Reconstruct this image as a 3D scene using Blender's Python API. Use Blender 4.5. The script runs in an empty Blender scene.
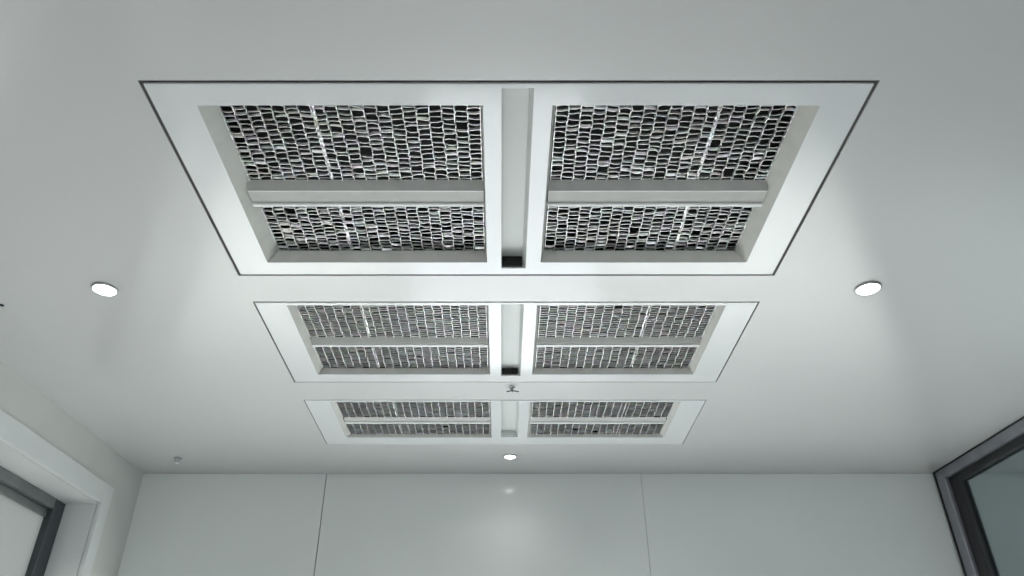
import bpy, bmesh, math, random
from mathutils import Vector, Matrix
random.seed(7)
SC = bpy.context.scene
COL = SC.collection
H = 2.5            # ceiling underside
PI = math.pi

# ------------------------------------------------------------------ materials
def mat(name, col, rough=.5, metal=0., spec=.5, noise=None, bump=None, coat=0.):
    m = bpy.data.materials.new(name); m.use_nodes = True
    nt = m.node_tree; b = nt.nodes['Principled BSDF']
    b.inputs['Base Color'].default_value = (*col, 1)
    b.inputs['Roughness'].default_value = rough
    b.inputs['Metallic'].default_value = metal
    b.inputs['Specular IOR Level'].default_value = spec
    b.inputs['Coat Weight'].default_value = coat
    b.inputs['Coat Roughness'].default_value = .08
    tc = nt.nodes.new('ShaderNodeTexCoord')
    if noise:      # (scale, amount)
        n = nt.nodes.new('ShaderNodeTexNoise'); n.inputs['Scale'].default_value = noise[0]
        n.inputs['Detail'].default_value = 3
        r = nt.nodes.new('ShaderNodeValToRGB')
        k = noise[1]
        r.color_ramp.elements[0].position = .3; r.color_ramp.elements[1].position = .7
        r.color_ramp.elements[0].color = (*[c*(1-k) for c in col], 1)
        r.color_ramp.elements[1].color = (*[min(1, c*(1+k)) for c in col], 1)
        nt.links.new(tc.outputs['Object'], n.inputs['Vector'])
        nt.links.new(n.outputs['Fac'], r.inputs['Fac'])
        nt.links.new(r.outputs['Color'], b.inputs['Base Color'])
    if bump:       # (scale, strength, (sx,sy,sz))
        n = nt.nodes.new('ShaderNodeTexNoise'); n.inputs['Scale'].default_value = bump[0]
        mp = nt.nodes.new('ShaderNodeMapping'); mp.inputs['Scale'].default_value = bump[2]
        bp = nt.nodes.new('ShaderNodeBump'); bp.inputs['Strength'].default_value = bump[1]
        bp.inputs['Distance'].default_value = .01
        nt.links.new(tc.outputs['Object'], mp.inputs['Vector'])
        nt.links.new(mp.outputs['Vector'], n.inputs['Vector'])
        nt.links.new(n.outputs['Fac'], bp.inputs['Height'])
        nt.links.new(bp.outputs['Normal'], b.inputs['Normal'])
    return m

def glass_mat(name, tint, rough=.02):
    m = bpy.data.materials.new(name); m.use_nodes = True
    nt = m.node_tree; nt.nodes.clear()
    o = nt.nodes.new('ShaderNodeOutputMaterial'); mx = nt.nodes.new('ShaderNodeMixShader')
    t = nt.nodes.new('ShaderNodeBsdfTransparent'); t.inputs['Color'].default_value = (*tint, 1)
    g = nt.nodes.new('ShaderNodeBsdfGlossy'); g.inputs['Roughness'].default_value = rough
    lw = nt.nodes.new('ShaderNodeLayerWeight'); lw.inputs['Blend'].default_value = .5
    pw = nt.nodes.new('ShaderNodeMath'); pw.operation = 'POWER'; pw.inputs[1].default_value = 5
    f = nt.nodes.new('ShaderNodeMath'); f.operation = 'MULTIPLY_ADD'; f.inputs[1].default_value = .96; f.inputs[2].default_value = .04
    nt.links.new(lw.outputs['Facing'], pw.inputs[0]); nt.links.new(pw.outputs[0], f.inputs[0])
    nt.links.new(f.outputs[0], mx.inputs[0]); nt.links.new(t.outputs[0], mx.inputs[1])
    nt.links.new(g.outputs[0], mx.inputs[2]); nt.links.new(mx.outputs[0], o.inputs[0])
    return m

def emit_mat(name, col, s):
    m = bpy.data.materials.new(name); m.use_nodes = True
    nt = m.node_tree; nt.nodes.clear()
    o = nt.nodes.new('ShaderNodeOutputMaterial'); e = nt.nodes.new('ShaderNodeEmission')
    e.inputs[0].default_value = (*col, 1); e.inputs[1].default_value = s
    nt.links.new(e.outputs[0], o.inputs[0]); return m

M = {}
M['ceiling'] = mat('satin_white_ceiling', (.575, .575, .572), .45, 0, .8, noise=(1.3, .02), bump=(3, .03, (1, .3, 1)), coat=.8)
M['ceiling'].node_tree.nodes['Principled BSDF'].inputs['Coat IOR'].default_value = 1.65
M['ceiling'].node_tree.nodes['Principled BSDF'].inputs['Coat Roughness'].default_value = .16
M['frame'] = mat('gloss_white_frame', (.73, .745, .755), .2, 0, .6, noise=(4, .01), coat=.65)
M['frame'].node_tree.nodes['Principled BSDF'].inputs['Coat IOR'].default_value = 1.6
M['channel'] = mat('channel_grey', (.70, .725, .71), .35)
M['tray'] = mat('warm_grey_tray', (.60, .595, .56), .4, noise=(25, .06))
M['bar'] = mat('bar_grey', (.47, .465, .445), .4, noise=(30, .06))
M['lip'] = mat('lip_white', (.82, .83, .83), .25)
M['housing'] = mat('housing_black', (.012, .012, .012), .8)
M['gasket'] = mat('gasket_black', (.02, .02, .02), .7)
M['wall'] = mat('gloss_grey_green_panel', (.72, .75, .735), .16, 0, .6, noise=(2, .025), bump=(5, .02, (1, 1, 1)))
M['plaster'] = mat('warm_grey_plaster', (.60, .61, .58), .6, noise=(6, .03))
M['darkwall'] = mat('light_absorbing_wall', (.07, .06, .05), .5, noise=(4, .15))  # unseen front wall coloured dark to dim the ceiling near the camera
M['wallreflector'] = mat('white_wall_reflector', (.80, .82, .82), .75, 0, .2, noise=(3, .01))
M['casing'] = mat('white_casing', (.66, .68, .675), .35, noise=(8, .02))
M['anthracite'] = mat('anthracite_aluminium', (.045, .055, .06), .3, 0, .5, noise=(20, .1))
M['raillit'] = mat('lit_grey_aluminium', (.16, .17, .17), .3, .3, .5, noise=(20, .1))  # head rail: frame metal painted paler for the light it catches
M['bluegrey'] = mat('blue_grey_aluminium', (.24, .245, .27), .3, .3, .5, noise=(15, .1))
M['gapshade'] = mat('dark_grey_gap_shade', (.085, .083, .08), .7)
M['blackrub'] = mat('black_rubber', (.018, .018, .02), .6)
M['floor'] = mat('grey_floor_tile', (.36, .365, .37), .45, noise=(3, .05))
M['glass'] = glass_mat('clear_glass', (.95, .97, .96))
M['tint'] = glass_mat('tinted_glass', (.50, .535, .54))
M['frost'] = glass_mat('frosted_glass', (.30, .315, .30), .25)
_nt = M['frost'].node_tree
_tr = _nt.nodes.new('ShaderNodeBsdfTranslucent'); _tr.inputs['Color'].default_value = (.095, .102, .096, 1)
_mx = next(n for n in _nt.nodes if n.type == 'MIX_SHADER'); _nt.links.new(_tr.outputs[0], _mx.inputs[1])
M['lens'] = emit_mat('lamp_lens', (1, 1, .99), 6)
M['ring'] = mat('satin_ring', (.45, .46, .47), .3, .5)
M['chrome'] = mat('chrome', (.75, .76, .78), .12, 1)
M['dark_metal'] = mat('dark_metal', (.03, .035, .05), .3, .7)

# metal grille: crinkled bright fins, a little colour from fin to fin
def grille_mat():
    m = mat('crinkled_metal_fins', (.6, .6, .6), .3, .6, .5)
    nt = m.node_tree; b = nt.nodes['Principled BSDF']
    tc = nt.nodes.new('ShaderNodeTexCoord')
    v = nt.nodes.new('ShaderNodeTexVoronoi'); v.inputs['Scale'].default_value = 60
    hs = nt.nodes.new('ShaderNodeHueSaturation'); hs.inputs['Saturation'].default_value = .32
    hs.inputs['Value'].default_value = 1.0
    mx = nt.nodes.new('ShaderNodeMixRGB'); mx.inputs[0].default_value = .27
    mx.inputs[1].default_value = (.80, .79, .79, 1)
    nt.links.new(tc.outputs['Object'], v.inputs['Vector'])
    nt.links.new(v.outputs['Color'], hs.inputs['Color'])
    nt.links.new(hs.outputs['Color'], mx.inputs[2])
    nt.links.new(mx.outputs['Color'], b.inputs['Base Color'])
    return m
M['grille'] = grille_mat()

# ------------------------------------------------------------------ mesh helpers
def box(bm, x0, x1, y0, y1, z0, z1, mt=None):
    vs = [bm.verts.new(p) for p in ((x0,y0,z0),(x1,y0,z0),(x1,y1,z0),(x0,y1,z0),(x0,y0,z1),(x1,y0,z1),(x1,y1,z1),(x0,y1,z1))]
    if mt is not None:
        for v in vs: v.co = mt @ v.co
    for f in ((3,2,1,0),(4,5,6,7),(0,1,5,4),(1,2,6,5),(2,3,7,6),(3,0,4,7)):
        bm.faces.new([vs[i] for i in f])

def prism_x(bm, prof, x0, x1):
    """profile of (y,z) extruded from x0 to x1"""
    a = [bm.verts.new((x0, y, z)) for y, z in prof]; b = [bm.verts.new((x1, y, z)) for y, z in prof]
    n = len(prof)
    for i in range(n):
        j = (i+1) % n; bm.faces.new((a[i], a[j], b[j], b[i]))
    bm.faces.new(a[::-1]); bm.faces.new(b)

def plate(bm, xs, ys, z0, z1, holes):
    """slab on a grid of breaks with rectangular holes left open, sides closed"""
    V = {}
    def v(i, j, z):
        k = (i, j, z)
        if k not in V: V[k] = bm.verts.new((xs[i], ys[j], z))
        return V[k]
    nx, ny = len(xs)-1, len(ys)-1
    def solid(i, j):
        if i < 0 or j < 0 or i >= nx or j >= ny: return False
        cx, cy = (xs[i]+xs[i+1])/2, (ys[j]+ys[j+1])/2
        return not any(a < cx < b and c < cy < d for a, b, c, d in holes)
    for i in range(nx):
        for j in range(ny):
            if not solid(i, j): continue
            bm.faces.new((v(i,j,z0), v(i,j+1,z0), v(i+1,j+1,z0), v(i+1,j,z0)))
            bm.faces.new((v(i,j,z1), v(i+1,j,z1), v(i+1,j+1,z1), v(i,j+1,z1)))
            if not solid(i-1, j): bm.faces.new((v(i,j,z0), v(i,j,z1), v(i,j+1,z1), v(i,j+1,z0)))
            if not solid(i+1, j): bm.faces.new((v(i+1,j,z0), v(i+1,j+1,z0), v(i+1,j+1,z1), v(i+1,j,z1)))
            if not solid(i, j-1): bm.faces.new((v(i,j,z0), v(i+1,j,z0), v(i+1,j,z1), v(i,j,z1)))
            if not solid(i, j+1): bm.faces.new((v(i,j+1,z0), v(i,j+1,z1), v(i+1,j+1,z1), v(i+1,j+1,z0)))

def lathe(bm, prof, n=40, c=(0, 0, 0)):
    rings = []
    for r, z in prof:
        if r < 1e-6: rings.append([bm.verts.new((c[0], c[1], c[2]+z))])
        else: rings.append([bm.verts.new((c[0]+r*math.cos(2*PI*k/n), c[1]+r*math.sin(2*PI*k/n), c[2]+z)) for k in range(n)])
    for a, b in zip(rings, rings[1:]):
        for k in range(n):
            l = (k+1) % n
            if len(a) == 1 and len(b) == 1: continue
            if len(a) == 1: bm.faces.new((a[0], b[k], b[l]))
            elif len(b) == 1: bm.faces.new((a[k], a[l], b[0]))
            else: bm.faces.new((a[k], a[l], b[l], b[k]))

def obj(name, bm, m, parent=None, bevel=0, smooth=False, **props):
    bmesh.ops.recalc_face_normals(bm, faces=bm.faces)
    me = bpy.data.meshes.new(name); bm.to_mesh(me); bm.free()
    me.materials.append(m)
    if smooth:
        for p in me.polygons: p.use_smooth = True
    o = bpy.data.objects.new(name, me); COL.objects.link(o)
    if parent: o.parent = parent
    if bevel:
        b = o.modifiers.new('bevel', 'BEVEL'); b.width = bevel; b.segments = 2; b.limit_method = 'ANGLE'
    for k, v in props.items(): o[k] = v
    return o

def thing(name, label, cat, loc=(0, 0, 0), rz=0, group=None):
    o = bpy.data.objects.new(name, None); COL.objects.link(o)
    o.empty_display_size = .05
    o.location = loc; o.rotation_euler.z = rz
    o['label'] = label; o['category'] = cat
    if group: o['group'] = group
    return o

def struct(name, bm, m, **k): return obj(name, bm, m, kind='structure', **k)

# ------------------------------------------------------------------ room shell
XL, XR, YB, YF = -1.62, 3.2, 2.885, -2.2
units = [  # x0, x1, y0, y1, gap, opening y0,y1, bar (near edge, lip), channel y0,y1
    dict(y0=.913, y1=1.504, gap=.0074, rl=.030, oy0=.966, oy1=1.451, bar=(1.200, 1.217, 1.256, 1.264), cy0=.926, cy1=1.475),
    dict(y0=1.625, y1=2.078, gap=.0046, rl=.018, oy0=1.640, oy1=2.026, bar=(1.836, 1.851, 1.858, 1.869), cy0=1.634, cy1=2.035),
    dict(y0=2.206, y1=2.577, gap=.003, rl=.010, oy0=2.219, oy1=2.514, bar=(2.364, 2.379, 2.388, 2.398), cy0=2.214, cy1=2.512),
]
UX0, UX1 = -.612, .638
holes = []
for u in units:
    g = u['gap']/2
    holes.append((UX0-g, UX1+g, u['y0']-g, u['y1']+g))
# downlights: cut-outs are small, the fittings sit in them
lamps = [(-.954, 1.565, .031), (.882, 1.561, .031), (.033, 2.695, .024)]
bm = bmesh.new()
xs = sorted({XL-.3, XR+.1, *[h[0] for h in holes], *[h[1] for h in holes]})
ys = sorted({YF-.1, YB+.1, *[h[2] for h in holes], *[h[3] for h in holes]})
plate(bm, xs, ys, H, H+.003, holes)
ceiling = struct('ceiling', bm, M['ceiling'])

bm = bmesh.new(); box(bm, XL-.3, XR+.1, YF-.1, YB+.1, -.1, 0); struct('floor', bm, M['floor'])

# back wall: large glossy panels with narrow joints, a glazed door below the frame of view
DX0, DX1, DH = -.45, .49, 2.09
bm = bmesh.new()
joints = [-1.60, -.671, .538, 1.748, XR]
gaps = [0, .0032, .0012, .0025, 0]
for i in range(4):
    a, b = joints[i]+gaps[i]/2, joints[i+1]-gaps[i+1]/2
    if i == 1:
        plate_h = [(DX0, DX1)]
        box(bm, a, DX0, YB, YB+.012, 0, H-.0006); box(bm, DX1, b, YB, YB+.012, 0, H-.0006)
        box(bm, DX0, DX1, YB, YB+.012, DH, H-.0006)
    else: box(bm, a, b, YB, YB+.012, 0, H-.0006)
wb = struct('wall_back', bm, M['wall'])
bm = bmesh.new()
for a, b in ((-1.42, DX0-.001), (DX1+.001, XR)): box(bm, a, b, YB-.006, YB-.0002, 0, 2.085)  # unseen white sheet added to bounce light onto the ceiling
obj('lower_wall_reflector', bm, M['wallreflector'], wb, bevel=.001)
bm = bmesh.new()
box(bm, -1.7, DX0, YB+.0125, YB+.1, 0, H); box(bm, DX1, XR+.1, YB+.0125, YB+.1, 0, H); box(bm, DX0, DX1, YB+.0125, YB+.1, DH, H)
obj('panel_backing', bm, M['gasket'], wb)
# glazed door in the back wall
bm = bmesh.new()
w = .045
box(bm, DX0, DX0+w, YB+.01, YB+.07, 0, DH); box(bm, DX1-w, DX1, YB+.01, YB+.07, 0, DH)
box(bm, DX0+w, DX1-w, YB+.01, YB+.07, DH-w, DH); box(bm, DX0+w, DX1-w, YB+.01, YB+.07, 0, .36)
d = struct('door_1', bm, M['casing'])
bm = bmesh.new(); box(bm, DX0+w, DX1-w, YB+.035, YB+.045, .36, DH-w); obj('pane', bm, M['glass'], d)
bm = bmesh.new(); box(bm, DX1-w-.02+.03, DX1-w+.03, YB-.045, YB-.03, .95, 1.12); box(bm, DX1-w+.012, DX1-w+.028, YB-.03, YB+.0099, 1.0, 1.02)
obj('door_handle', bm, M['chrome'], d, bevel=.003)

# unseen glazing added to let in light: behind the camera and beyond the partition
def holed_wall(name, m, fixed, a0, a1, b0, b1, z0, z1, axis):
    bm = bmesh.new()
    def bb(p, q, r, s):
        if axis == 'x': box(bm, p, q, fixed, fixed+.1, r, s)
        else: box(bm, fixed, fixed+.1, p, q, r, s)
    bb(a0, b0, 0, H); bb(b1, a1, 0, H); bb(b0, b1, 0, z0); bb(b0, b1, z1, H)
    struct(name, bm, m)
def glazing(name, fixed, b0, b1, z0, z1, axis, n):
    bm = bmesh.new(); gm = bmesh.new(); w = .05
    def bb(B, p, q, r, s, d0, d1):
        if axis == 'x': box(B, p, q, fixed+d0, fixed+d1, r, s)
        else: box(B, fixed+d0, fixed+d1, p, q, r, s)
    bb(bm, b0, b1, z0, z0+w, .02, .08); bb(bm, b0, b1, z1-w, z1, .02, .08)
    for k in range(n+1):
        c = b0+(b1-b0-w)*k/n; bb(bm, c, c+w, z0+w, z1-w, .02, .08)
        if k < n: bb(gm, c+w, c+(b1-b0-w)/n, z0+w, z1-w, .045, .055)
    f = struct(name, bm, M['casing']); obj('pane', gm, M['glass'], f)
FW = (-1.3, 3.0, 1.35, 2.34); RW = (.3, 2.7, .3, 2.3)
holed_wall('wall_front', M['darkwall'], YF-.1, XL-.3, XR+.1, FW[0], FW[1], FW[2], FW[3], 'x')
glazing('added_window_3', YF-.1, *FW, 'x', 4)
holed_wall('wall_right', M['wall'], XR, YF, YB, RW[0], RW[1], RW[2], RW[3], 'y')
glazing('added_window_4', XR, *RW, 'y', 3)

# left wall, very slightly out of square. local frame: u along wall toward the camera, w into the room, z up
ux, uy = -.0361, -.99935
def LM(P, U):
    ang = math.atan2(U[1], U[0]); return Matrix.Translation((P[0], P[1], 0)) @ Matrix.Rotation(ang, 4, 'Z')
# local +x = u, local +y = left of u;   u points to -Y, so left of u = +X = into the room
ML = LM((-1.376, 2.879), (ux, uy))
o0, o1, oz0, oz1 = .252, 1.35, .9, 1.5+.808      # window opening (u, z)
T = .16
bm = bmesh.new()
box(bm, -.03, o0, -T, 0, 0, H, ML); box(bm, o1, 5.2, -T, 0, 0, H, ML)
box(bm, o0, o1, -T, 0, oz1, H, ML); box(bm, o0, o1, -T, 0, 0, oz0, ML)
struct('wall_left', bm, M['plaster'])
# casing on the room side and the reveal lining
bm = bmesh.new()
a, z2 = .062, oz1
pr = .014
box(bm, o0-.056, o0, .0005, pr, oz0-a, oz1+a+.006, ML); box(bm, o1, o1+a, .0005, pr, oz0-a, oz1+a+.006, ML)
box(bm, o0, o1, .0005, pr, oz1, oz1+a+.006, ML); box(bm, o0, o1, .0005, pr, oz0-a, oz0, ML)
win = struct('window_1', bm, M['casing'], bevel=.002)
bm = bmesh.new()
r = .006
box(bm, o0+.0003, o0+r, -.15, .0, oz0, oz1, ML); box(bm, o1-r, o1-.0003, -.15, 0, oz0, oz1, ML)
box(bm, o0+r, o1-r, -.15, 0, oz1-r, oz1-.0003, ML); box(bm, o0+r, o1-r, -.15, 0, oz0+.0003, oz0+r, ML)
obj('reveal_lining', bm, M['casing'], win)
bm = bmesh.new()
e0, e1, ez0, ez1 = o0+r, o1-r, oz0+r, oz1-r
fw = .062
for (p, q, s, t) in ((e0, e0+fw, ez0, ez1), (e1-fw, e1, ez0, ez1), (e0+fw, e1-fw, ez0, ez0+fw)):
    box(bm, p, q, -.148, -.105, s, t, ML)
obj('window_frame', bm, M['anthracite'], win, bevel=.003)
bm = bmesh.new()
box(bm, e0+fw, e1-fw, -.148, -.105, ez1-.035, ez1, ML); box(bm, e0+fw, e1-fw, -.148, -.122, ez1-.062, ez1-.036, ML)
obj('head_rail', bm, M['raillit'], win, bevel=.003, label='window head rail, painted paler for the light on it')
bm = bmesh.new(); vs = [bm.verts.new(ML @ Vector(p)) for p in ((e0+fw-.004, -.13, ez0+fw-.004), (e1-fw+.004, -.13, ez0+fw-.004), (e1-fw+.004, -.13, ez1-.058), (e0+fw-.004, -.13, ez1-.058))]; bm.faces.new(vs); obj('pane', bm, M['frost'], win)

# glazed partition on the right (frame reaches the ceiling)
pu = (.0714, -.99745)
MR = LM((1.668, 2.879), pu)       # left of u = +X ; room side is local -y
P1 = 4.9
bm = bmesh.new()
s0 = .012
ow = .048
box(bm, s0, s0+ow, -.01, .05, 0, H-.004, MR); box(bm, P1-ow, P1, -.01, .05, 0, H-.004, MR)
box(bm, s0+ow, P1-ow, -.01, .05, H-.004-.036, H-.004, MR); box(bm, s0+ow, P1-ow, -.01, .05, 0, .05, MR)
part = struct('window_2', bm, M['bluegrey'], bevel=.004)
bm = bmesh.new()
box(bm, s0-.008, s0-.0004, -.012, .05, 0, H-.001, MR); box(bm, s0-.008, P1, -.012, .05, H-.0036, H-.001, MR)
obj('outer_seal', bm, M['blackrub'], part)
bm = bmesh.new()
i0, i1, k = s0+ow, P1-ow, .052
for p, q in ((i0, i0+k), (i1-k, i1), (1.6, 1.6+2*k)):
    box(bm, p, q, .005, .045, .05, H-.04, MR)
for p, q in ((i0+k, 1.6), (1.6+2*k, i1-k)):
    box(bm, p, q, .005, .045, H-.04-.028, H-.04, MR); box(bm, p, q, .005, .045, .05, .12, MR)
obj('sash', bm, M['blackrub'], part, bevel=.003, label='dark inner sash of the glazed partition')
bm = bmesh.new()
box(bm, i0+k-.003, 1.603, .022, .03, .117, H-.065, MR); box(bm, 1.597+2*k, i1-k+.003, .022, .03, .117, H-.065, MR)
obj('pane', bm, M['tint'], part)

# ------------------------------------------------------------------ ceiling vent units

def tray(bm, x0, x1, y0, y1, inset, z, RL):
    """open tray: sloped side walls rising from the opening, a flange around the grille"""
    ix0, ix1, iy0, iy1 = x0+inset[0], x1-inset[1], y0+inset[2], y1-inset[3]
    t = .002
    lo = [(x0, y0), (x1, y0), (x1, y1), (x0, y1)]
    hi = [(ix0, iy0), (ix1, iy0), (ix1, iy1), (ix0, iy1)]
    A = [bm.verts.new((*p, z)) for p in lo]; B = [bm.verts.new((*p, z+RL)) for p in hi]
    lo2 = [(x0-t, y0-t), (x1+t, y0-t), (x1+t, y1+t), (x0-t, y1+t)]
    hi2 = [(ix0-t, iy0-t), (ix1+t, iy0-t), (ix1+t, iy1+t), (ix0-t, iy1+t)]
    C = [bm.verts.new((*p, z)) for p in lo2]; D = [bm.verts.new((*p, z+RL)) for p in hi2]
    for i in range(4):
        j = (i+1) % 4
        bm.faces.new((A[i], A[j], B[j], B[i])); bm.faces.new((C[j], C[i], D[i], D[j]))
        bm.faces.new((A[i], C[i], C[j], A[j])); bm.faces.new((B[i], B[j], D[j], D[i]))
    return ix0, ix1, iy0, iy1

def grille(bm, x0, x1, y0, y1, z, rib, near):
    """egg-crate of crinkled fins: long fins run in depth, short staggered fins between them"""
    R = random.uniform
    n = max(3, round((x1-x0)/.0232)); px = (x1-x0)/n
    hgt = .0044 if near else .0052; t = .0009; J = 1 if near else .35
    m = max(3, round((y1-y0)/(.0134 if near else .0122))); py = (y1-y0)/m
    cols = [x0 + px*i for i in range(n+1)]
    # long fins, wavy
    for i, cx in enumerate(cols):
        cx = min(max(cx, x0+t), x1-t)
        pts = []
        k = m*2
        for j in range(k+1):
            wob = R(-.0018, .0018) if 0 < i < n else 0
            pts.append((cx+wob, y0+(y1-y0)*j/k, R(-.0012, .0012)))
        prev = None
        for (x, y, dz) in pts:
            tilt = R(-.0012, .0012) if 0 < i < n else 0
            q = [bm.verts.new((x-t*.8, y, z+dz-.0026)), bm.verts.new((x+t*.8, y, z+dz-.0026)), bm.verts.new((x+t*.5+tilt, y, z+hgt)), bm.verts.new((x-t*.5+tilt, y, z+hgt))]
            if prev:
                for a in range(4):
                    b = (a+1) % 4; bm.faces.new((prev[a], prev[b], q[b], q[a]))
            prev = q
    # short fins
    for i in range(n):
        a, b = cols[i]+t, cols[i+1]-t
        off = (.5 if i % 2 else 0)*py
        for j in range(m+1):
            y = y0+py*j+off+R(-.0016, .0016)
            if y > y1+.004 or y < y0+.0005: continue
            if R(0, 1) < .006 and j < m-1: continue
            y = min(y, y1-.0018)
            sk = R(-.003, .003)*J; bow = R(-.0026, .0026)*J; tl = R(-.0028, .0028)*J; dz = R(-.001, .0015)*J
            prev = None
            for q in range(4):
                f = q/3; x = a+(b-a)*f; yy = y+sk*(f-.5)+bow*(1-(2*f-1)**2)
                yy = min(max(yy, y0+.001), y1-.001)
                zz = z+dz+R(-.0006, .0006)
                s = [bm.verts.new((x, yy-t*.7, zz)), bm.verts.new((x, yy+t*.7, zz)), bm.verts.new((x, yy+t*.5+tl, z+hgt)), bm.verts.new((x, yy-t*.5+tl, z+hgt))]
                if prev:
                    for c in range(4):
                        e = (c+1) % 4; bm.faces.new((prev[c], prev[e], s[e], s[c]))
                prev = s
    # the wider rib
    k = m*2; prev = None
    for j in range(k+1):
        y = y0+(y1-y0)*j/k; wob = R(-.0015, .0015); ww = R(.001, .003) if near else R(.0008, .002); dz = R(-.0015, .002)
        q = [bm.verts.new((rib+wob-ww, y, z+dz)), bm.verts.new((rib+wob+ww, y, z+dz*.3)), bm.verts.new((rib+ww, y, z+.004)), bm.verts.new((rib-ww, y, z+.004))]
        if prev:
            for a in range(4):
                b = (a+1) % 4; bm.faces.new((prev[a], prev[b], q[b], q[a]))
        prev = q

labels = ['largest white twin-grille ceiling vent unit, nearest of the three, with bold dark shadow gap',
          'middle white twin-grille ceiling vent unit, between the largest one and the hooked strip',
          'smallest white twin-grille ceiling vent unit, nearest the back wall and small downlight']
LX = (-.032-.500, -.032)     # left opening
RX = (.0905, .560)           # right opening
LX = (-.533, -.032)
for ui, u in enumerate(units):
    g = u['gap']/2; RL = u['rl']
    root = thing('ceiling_vent', labels[ui], 'ceiling vent', ((UX0+UX1)/2, (u['y0']+u['y1'])/2, H), 0, 'row of ceiling vent units')
    inv = Matrix.Translation((-(UX0+UX1)/2, -(u['y0']+u['y1'])/2, -H))
    def add(name, bm, m, parent=root, **k):
        bm.transform(inv); return obj(name, bm, m, parent, **k)
    x0, x1, y0, y1 = UX0+g, UX1-g, u['y0']+g, u['y1']-g
    CX0, CX1 = .001, .0565
    hs = [(LX[0], LX[1], u['oy0'], u['oy1']), (RX[0], RX[1], u['oy0'], u['oy1']), (CX0, CX1, u['cy0'], u['cy1'])]
    xs = sorted({x0, x1, *[h[0] for h in hs], *[h[1] for h in hs]}); ys = sorted({y0, y1, u['oy0'], u['oy1'], u['cy0'], u['cy1']})
    bm = bmesh.new(); plate(bm, xs, ys, H-.0012, H+.004, hs)
    add('frame', bm, M['frame'], bevel=.0008)
    # skirt rising above the frame edge
    bm = bmesh.new(); plate(bm, [x0+.0005, x0+.003, x1-.003, x1-.0005], [y0+.0005, y0+.003, y1-.003, y1-.0005], H+.0041, H+.12, [(x0+.003, x1-.003, y0+.003, y1-.003)])
    q = 2*g
    plate(bm, [x0-q-.005, x0-q-.002, x1+q+.002, x1+q+.005], [y0-q-.005, y0-q-.002, y1+q+.002, y1+q+.005], H+.003, H+.12, [(x0-q-.002, x1+q+.002, y0-q-.002, y1+q+.002)])
    box(bm, x0-.012, x1+.012, y0-.012, y1+.012, H+.1205, H+.125)
    add('housing', bm, M['housing'])
    bm = bmesh.new(); e = .0001  # strip added to paint the gap's dark grey shade
    plate(bm, [x0-q+e, x0-e, x1+e, x1+q-e], [y0-q+e, y0-e, y1+e, y1+q-e], H+.0034, H+.0052, [(x0-e, x1+e, y0-e, y1+e)])
    add('gap_shade_strip', bm, M['gapshade'], label='dark grey painted shade in the gap around the frame')
    for side, (a, b) in enumerate((LX, RX)):
        oi, ii = max(.012, RL*.72), .008
        ins = (oi, .004, .003, .003) if side == 0 else (ii, oi, .003, .003)
        bm = bmesh.new(); ix0, ix1, iy0, iy1 = tray(bm, a, b, u['oy0'], u['oy1'], ins, H+.0005, RL)
        add('recess_tray', bm, M['tray'])
        b0, b1, b2, b3 = u['bar']
        # divider bar, shaped with a sloped near face
        bx0, bx1 = (a+.016, b-.0035) if side == 0 else (a+.0065, b-.016)
        zl = H+RL*.5
        bm = bmesh.new(); prism_x(bm, [(b0, H+RL), (b1, zl), (b2, zl), (b2, H+RL)], bx0, bx1)
        bar = add('divider_bar', bm, M['bar'])
        bm = bmesh.new(); box(bm, bx0, bx1, b2+.0003, b3, zl-.004, H+RL)
        o = obj('bar_lip', bm, M['lip'], bar, bevel=.0008); bm2 = o.data
        bm2.transform(inv)
        o['label'] = 'thin bright white lip along the bar'
        if ui == 0:
            bm = bmesh.new(); box(bm, bx0, bx1, b1-.0012, b1+.0012, zl-.0012, zl-.0002)
            o = obj('bar_ridge', bm, M['lip'], bar); o.data.transform(inv)
        rib = -.342 if side == 0 else .397
        if ui == 1: rib += -.012 if side == 0 else -.02
        for (ya, yb) in ((iy0, b0), (b3, iy1)):
            bm = bmesh.new(); grille(bm, ix0+.001, ix1-.001, ya+.001, yb-.001, H+RL, rib, ui == 0)
            add('grille', bm, M['grille'])
    # centre channel: recessed floor, side walls, dark sensor window at its far end
    bm = bmesh.new(); t = .002
    cz = H+max(RL, .022)
    c0, c1, q0, q1 = CX0, CX1, u['cy0'], u['cy1']
    box(bm, c0-t, c1+t, q0-t, q1+t, cz, cz+t)
    box(bm, c0-t, c0-.0002, q0-t, q1+t, H+.0042, cz); 
    vs = [bm.verts.new(p) for p in ((c1, q0, H+.0005), (c1, q1, H+.0005), (c1-.007, q1, cz), (c1-.007, q0, cz))]; bm.faces.new(vs)
    box(bm, c0, c1, q0-t, q0-.0002, H+.0042, cz); box(bm, c0, c1, q1+.0002, q1+t, H+.0042, cz)
    add('centre_channel', bm, M['channel'])
    if ui < 2:
        bm = bmesh.new()
        zb = H+.0025
        box(bm, c0+.0012, c1-.0074, q1-.006, q1-.0005, zb, cz-.0005)
        # curved hood inside the window
        s = add('sensor_window', bm, M['housing'], bevel=.001, label='black opening at the far end of the channel')
        bm = bmesh.new(); prev = None; n = 10
        for k in range(n+1):
            f = k/n; x = c0+.009+(c1-c0-.022)*f; z = zb+.008+.012*math.sin(PI*f)
            q = [bm.verts.new((x, q1-.0075, z)), bm.verts.new((x, q1-.0062, z)), bm.verts.new((x, q1-.0062, z+.0016)), bm.verts.new((x, q1-.0075, z+.0016))]
            if prev:
                for a in range(4): bm.faces.new((prev[a], prev[(a+1) % 4], q[(a+1) % 4], q[a]))
            prev = q
        o = obj('arched_blade', bm, M['dark_metal'], s); o.data.transform(inv)

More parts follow.
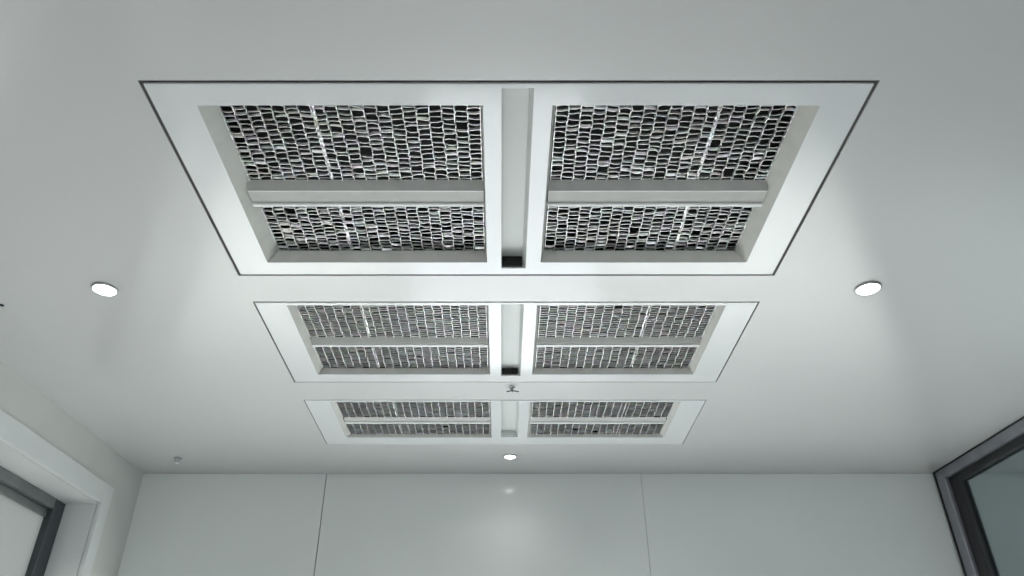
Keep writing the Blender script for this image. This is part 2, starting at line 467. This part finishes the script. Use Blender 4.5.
# ------------------------------------------------------------------ small fittings
dl = [('round recessed downlight, lit white, left of the ceiling vents', lamps[0]),
      ('round recessed downlight, lit white, right of the ceiling vents', lamps[1]),
      ('smallest lit downlight, between the last ceiling vent and the back wall', lamps[2])]
for lab, (x, y, r) in dl:
    t = thing('recessed_downlight', lab, 'downlight', (x, y, H), 0, 'downlights in the ceiling')
    bm = bmesh.new()
    lathe(bm, [(r*.84, -.0008), (r*.86, -.0045), (r*.93, -.006), (r*1.0, -.004), (r*1.02, -.0006), (r*.84, -.0006)])
    obj('trim_ring', bm, M['ring'], t, smooth=True)
    bm = bmesh.new(); lathe(bm, [(r*.838, -.0008), (r*.838, -.003), (r*.6, -.0042), (0, -.0048)])
    obj('lens', bm, M['lens'], t, smooth=True)
    L = bpy.data.lights.new('lamp_light', 'SPOT'); L.energy = 34 if r > .03 else .45; L.spot_size = math.radians(140 if r > .03 else 135); L.spot_blend = 1.0
    L.shadow_soft_size = .025; L.color = (1, .985, .98)
    lo = bpy.data.objects.new('lamp_light', L); COL.objects.link(lo); lo.location = (x, y, H-.03)

# metal sprinkler-like hook between the middle and the far unit
t = thing('ceiling_hook', 'tiny dark metal hook with crossed arms between the middle and far vents', 'hook', (.033, 2.112, H))
bm = bmesh.new(); lathe(bm, [(.0, -.0004), (.009, -.0004), (.0095, -.003), (.004, -.005), (.0035, -.012), (0, -.013)], 20); obj('base_plate', bm, M['chrome'], t, smooth=True)
bm = bmesh.new()
for ang, ln in ((.35, .022), (2.7, .018), (4.4, .014), (1.4, .010)):
    box(bm, 0, ln, -.0018, .0018, -.0135, -.0105, Matrix.Rotation(ang, 4, 'Z'))
obj('arm', bm, M['dark_metal'], t, bevel=.0008)
# nozzle near the left back corner
t = thing('ceiling_nozzle', 'tiny pale nozzle on the ceiling near the left back corner', 'nozzle', (-1.184, 2.716, H))
bm = bmesh.new(); lathe(bm, [(0, -.0004), (.014, -.0004), (.014, -.004), (.009, -.007), (.006, -.016), (0, -.017)], 24); obj('body', bm, M['ring'], t, smooth=True)
bm = bmesh.new(); lathe(bm, [(.0, -.0172), (.007, -.0172), (.008, -.021), (0, -.022)], 20); obj('tip', bm, M['lip'], t, smooth=True)
# dark screw head at the left edge
bm = bmesh.new(); lathe(bm, [(0, -.0004), (.006, -.0004), (.0058, -.002), (.003, -.0035), (0, -.0038)], 20)
o = obj('ceiling_screw', bm, M['dark_metal'], smooth=True); o.location = (-1.243, 1.639, H)
o['label'] = 'tiny dark screw head in the ceiling left of the left downlight'; o['category'] = 'screw'

# ------------------------------------------------------------------ daylight
W = bpy.data.worlds.new('World'); SC.world = W; W.use_nodes = True
bg = W.node_tree.nodes['Background']; bg.inputs[0].default_value = (.97, .982, 1.015, 1); bg.inputs[1].default_value = 1.9
def portal(loc, rot, sx, sy):
    L = bpy.data.lights.new('daylight_portal', 'AREA'); L.shape = 'RECTANGLE'; L.size = sx; L.size_y = sy
    L.cycles.is_portal = True
    o = bpy.data.objects.new('daylight_portal', L); COL.objects.link(o); o.location = loc; o.rotation_euler = rot
portal(((DX0+DX1)/2, YB+.12, DH/2), (-PI/2, 0, 0), DX1-DX0, DH)
pc = ML @ Vector(((o0+o1)/2, -.2, (oz0+oz1)/2))
portal(((FW[0]+FW[1])/2, YF-.12, (FW[2]+FW[3])/2), (PI/2, 0, 0), FW[1]-FW[0], FW[3]-FW[2])
portal((XR+.12, (RW[0]+RW[1])/2, (RW[2]+RW[3])/2), (0, PI/2, 0), RW[3]-RW[2], RW[1]-RW[0])
portal(pc, (0, -PI/2, 0), oz1-oz0, o1-o0)

SL = bpy.data.lights.new('added_sun', 'SUN'); SL.energy = 6.0; SL.angle = math.radians(7); SL.color = (1, .985, .96)  # low sun added to brighten the lower back wall and far ceiling
so = bpy.data.objects.new('added_sun', SL); COL.objects.link(so); so.rotation_euler = (math.radians(90-5.3), 0, math.radians(2))
# ------------------------------------------------------------------ camera
cd = bpy.data.cameras.new('camera'); cd.sensor_width = 36; cd.lens = 771/1024*36; cd.shift_x = 11/1024; cd.clip_start = .02
cam = bpy.data.objects.new('camera', cd); COL.objects.link(cam)
cam.location = (0, 0, 1.5); cam.rotation_euler = (math.radians(90+32.6488), 0, 0)
SC.camera = cam
SC.view_settings.view_transform = 'Standard'; SC.view_settings.look = 'None'
SC.view_settings.gamma = 1; SC.view_settings.use_curve_mapping = False
SC.view_settings.exposure = 1.18
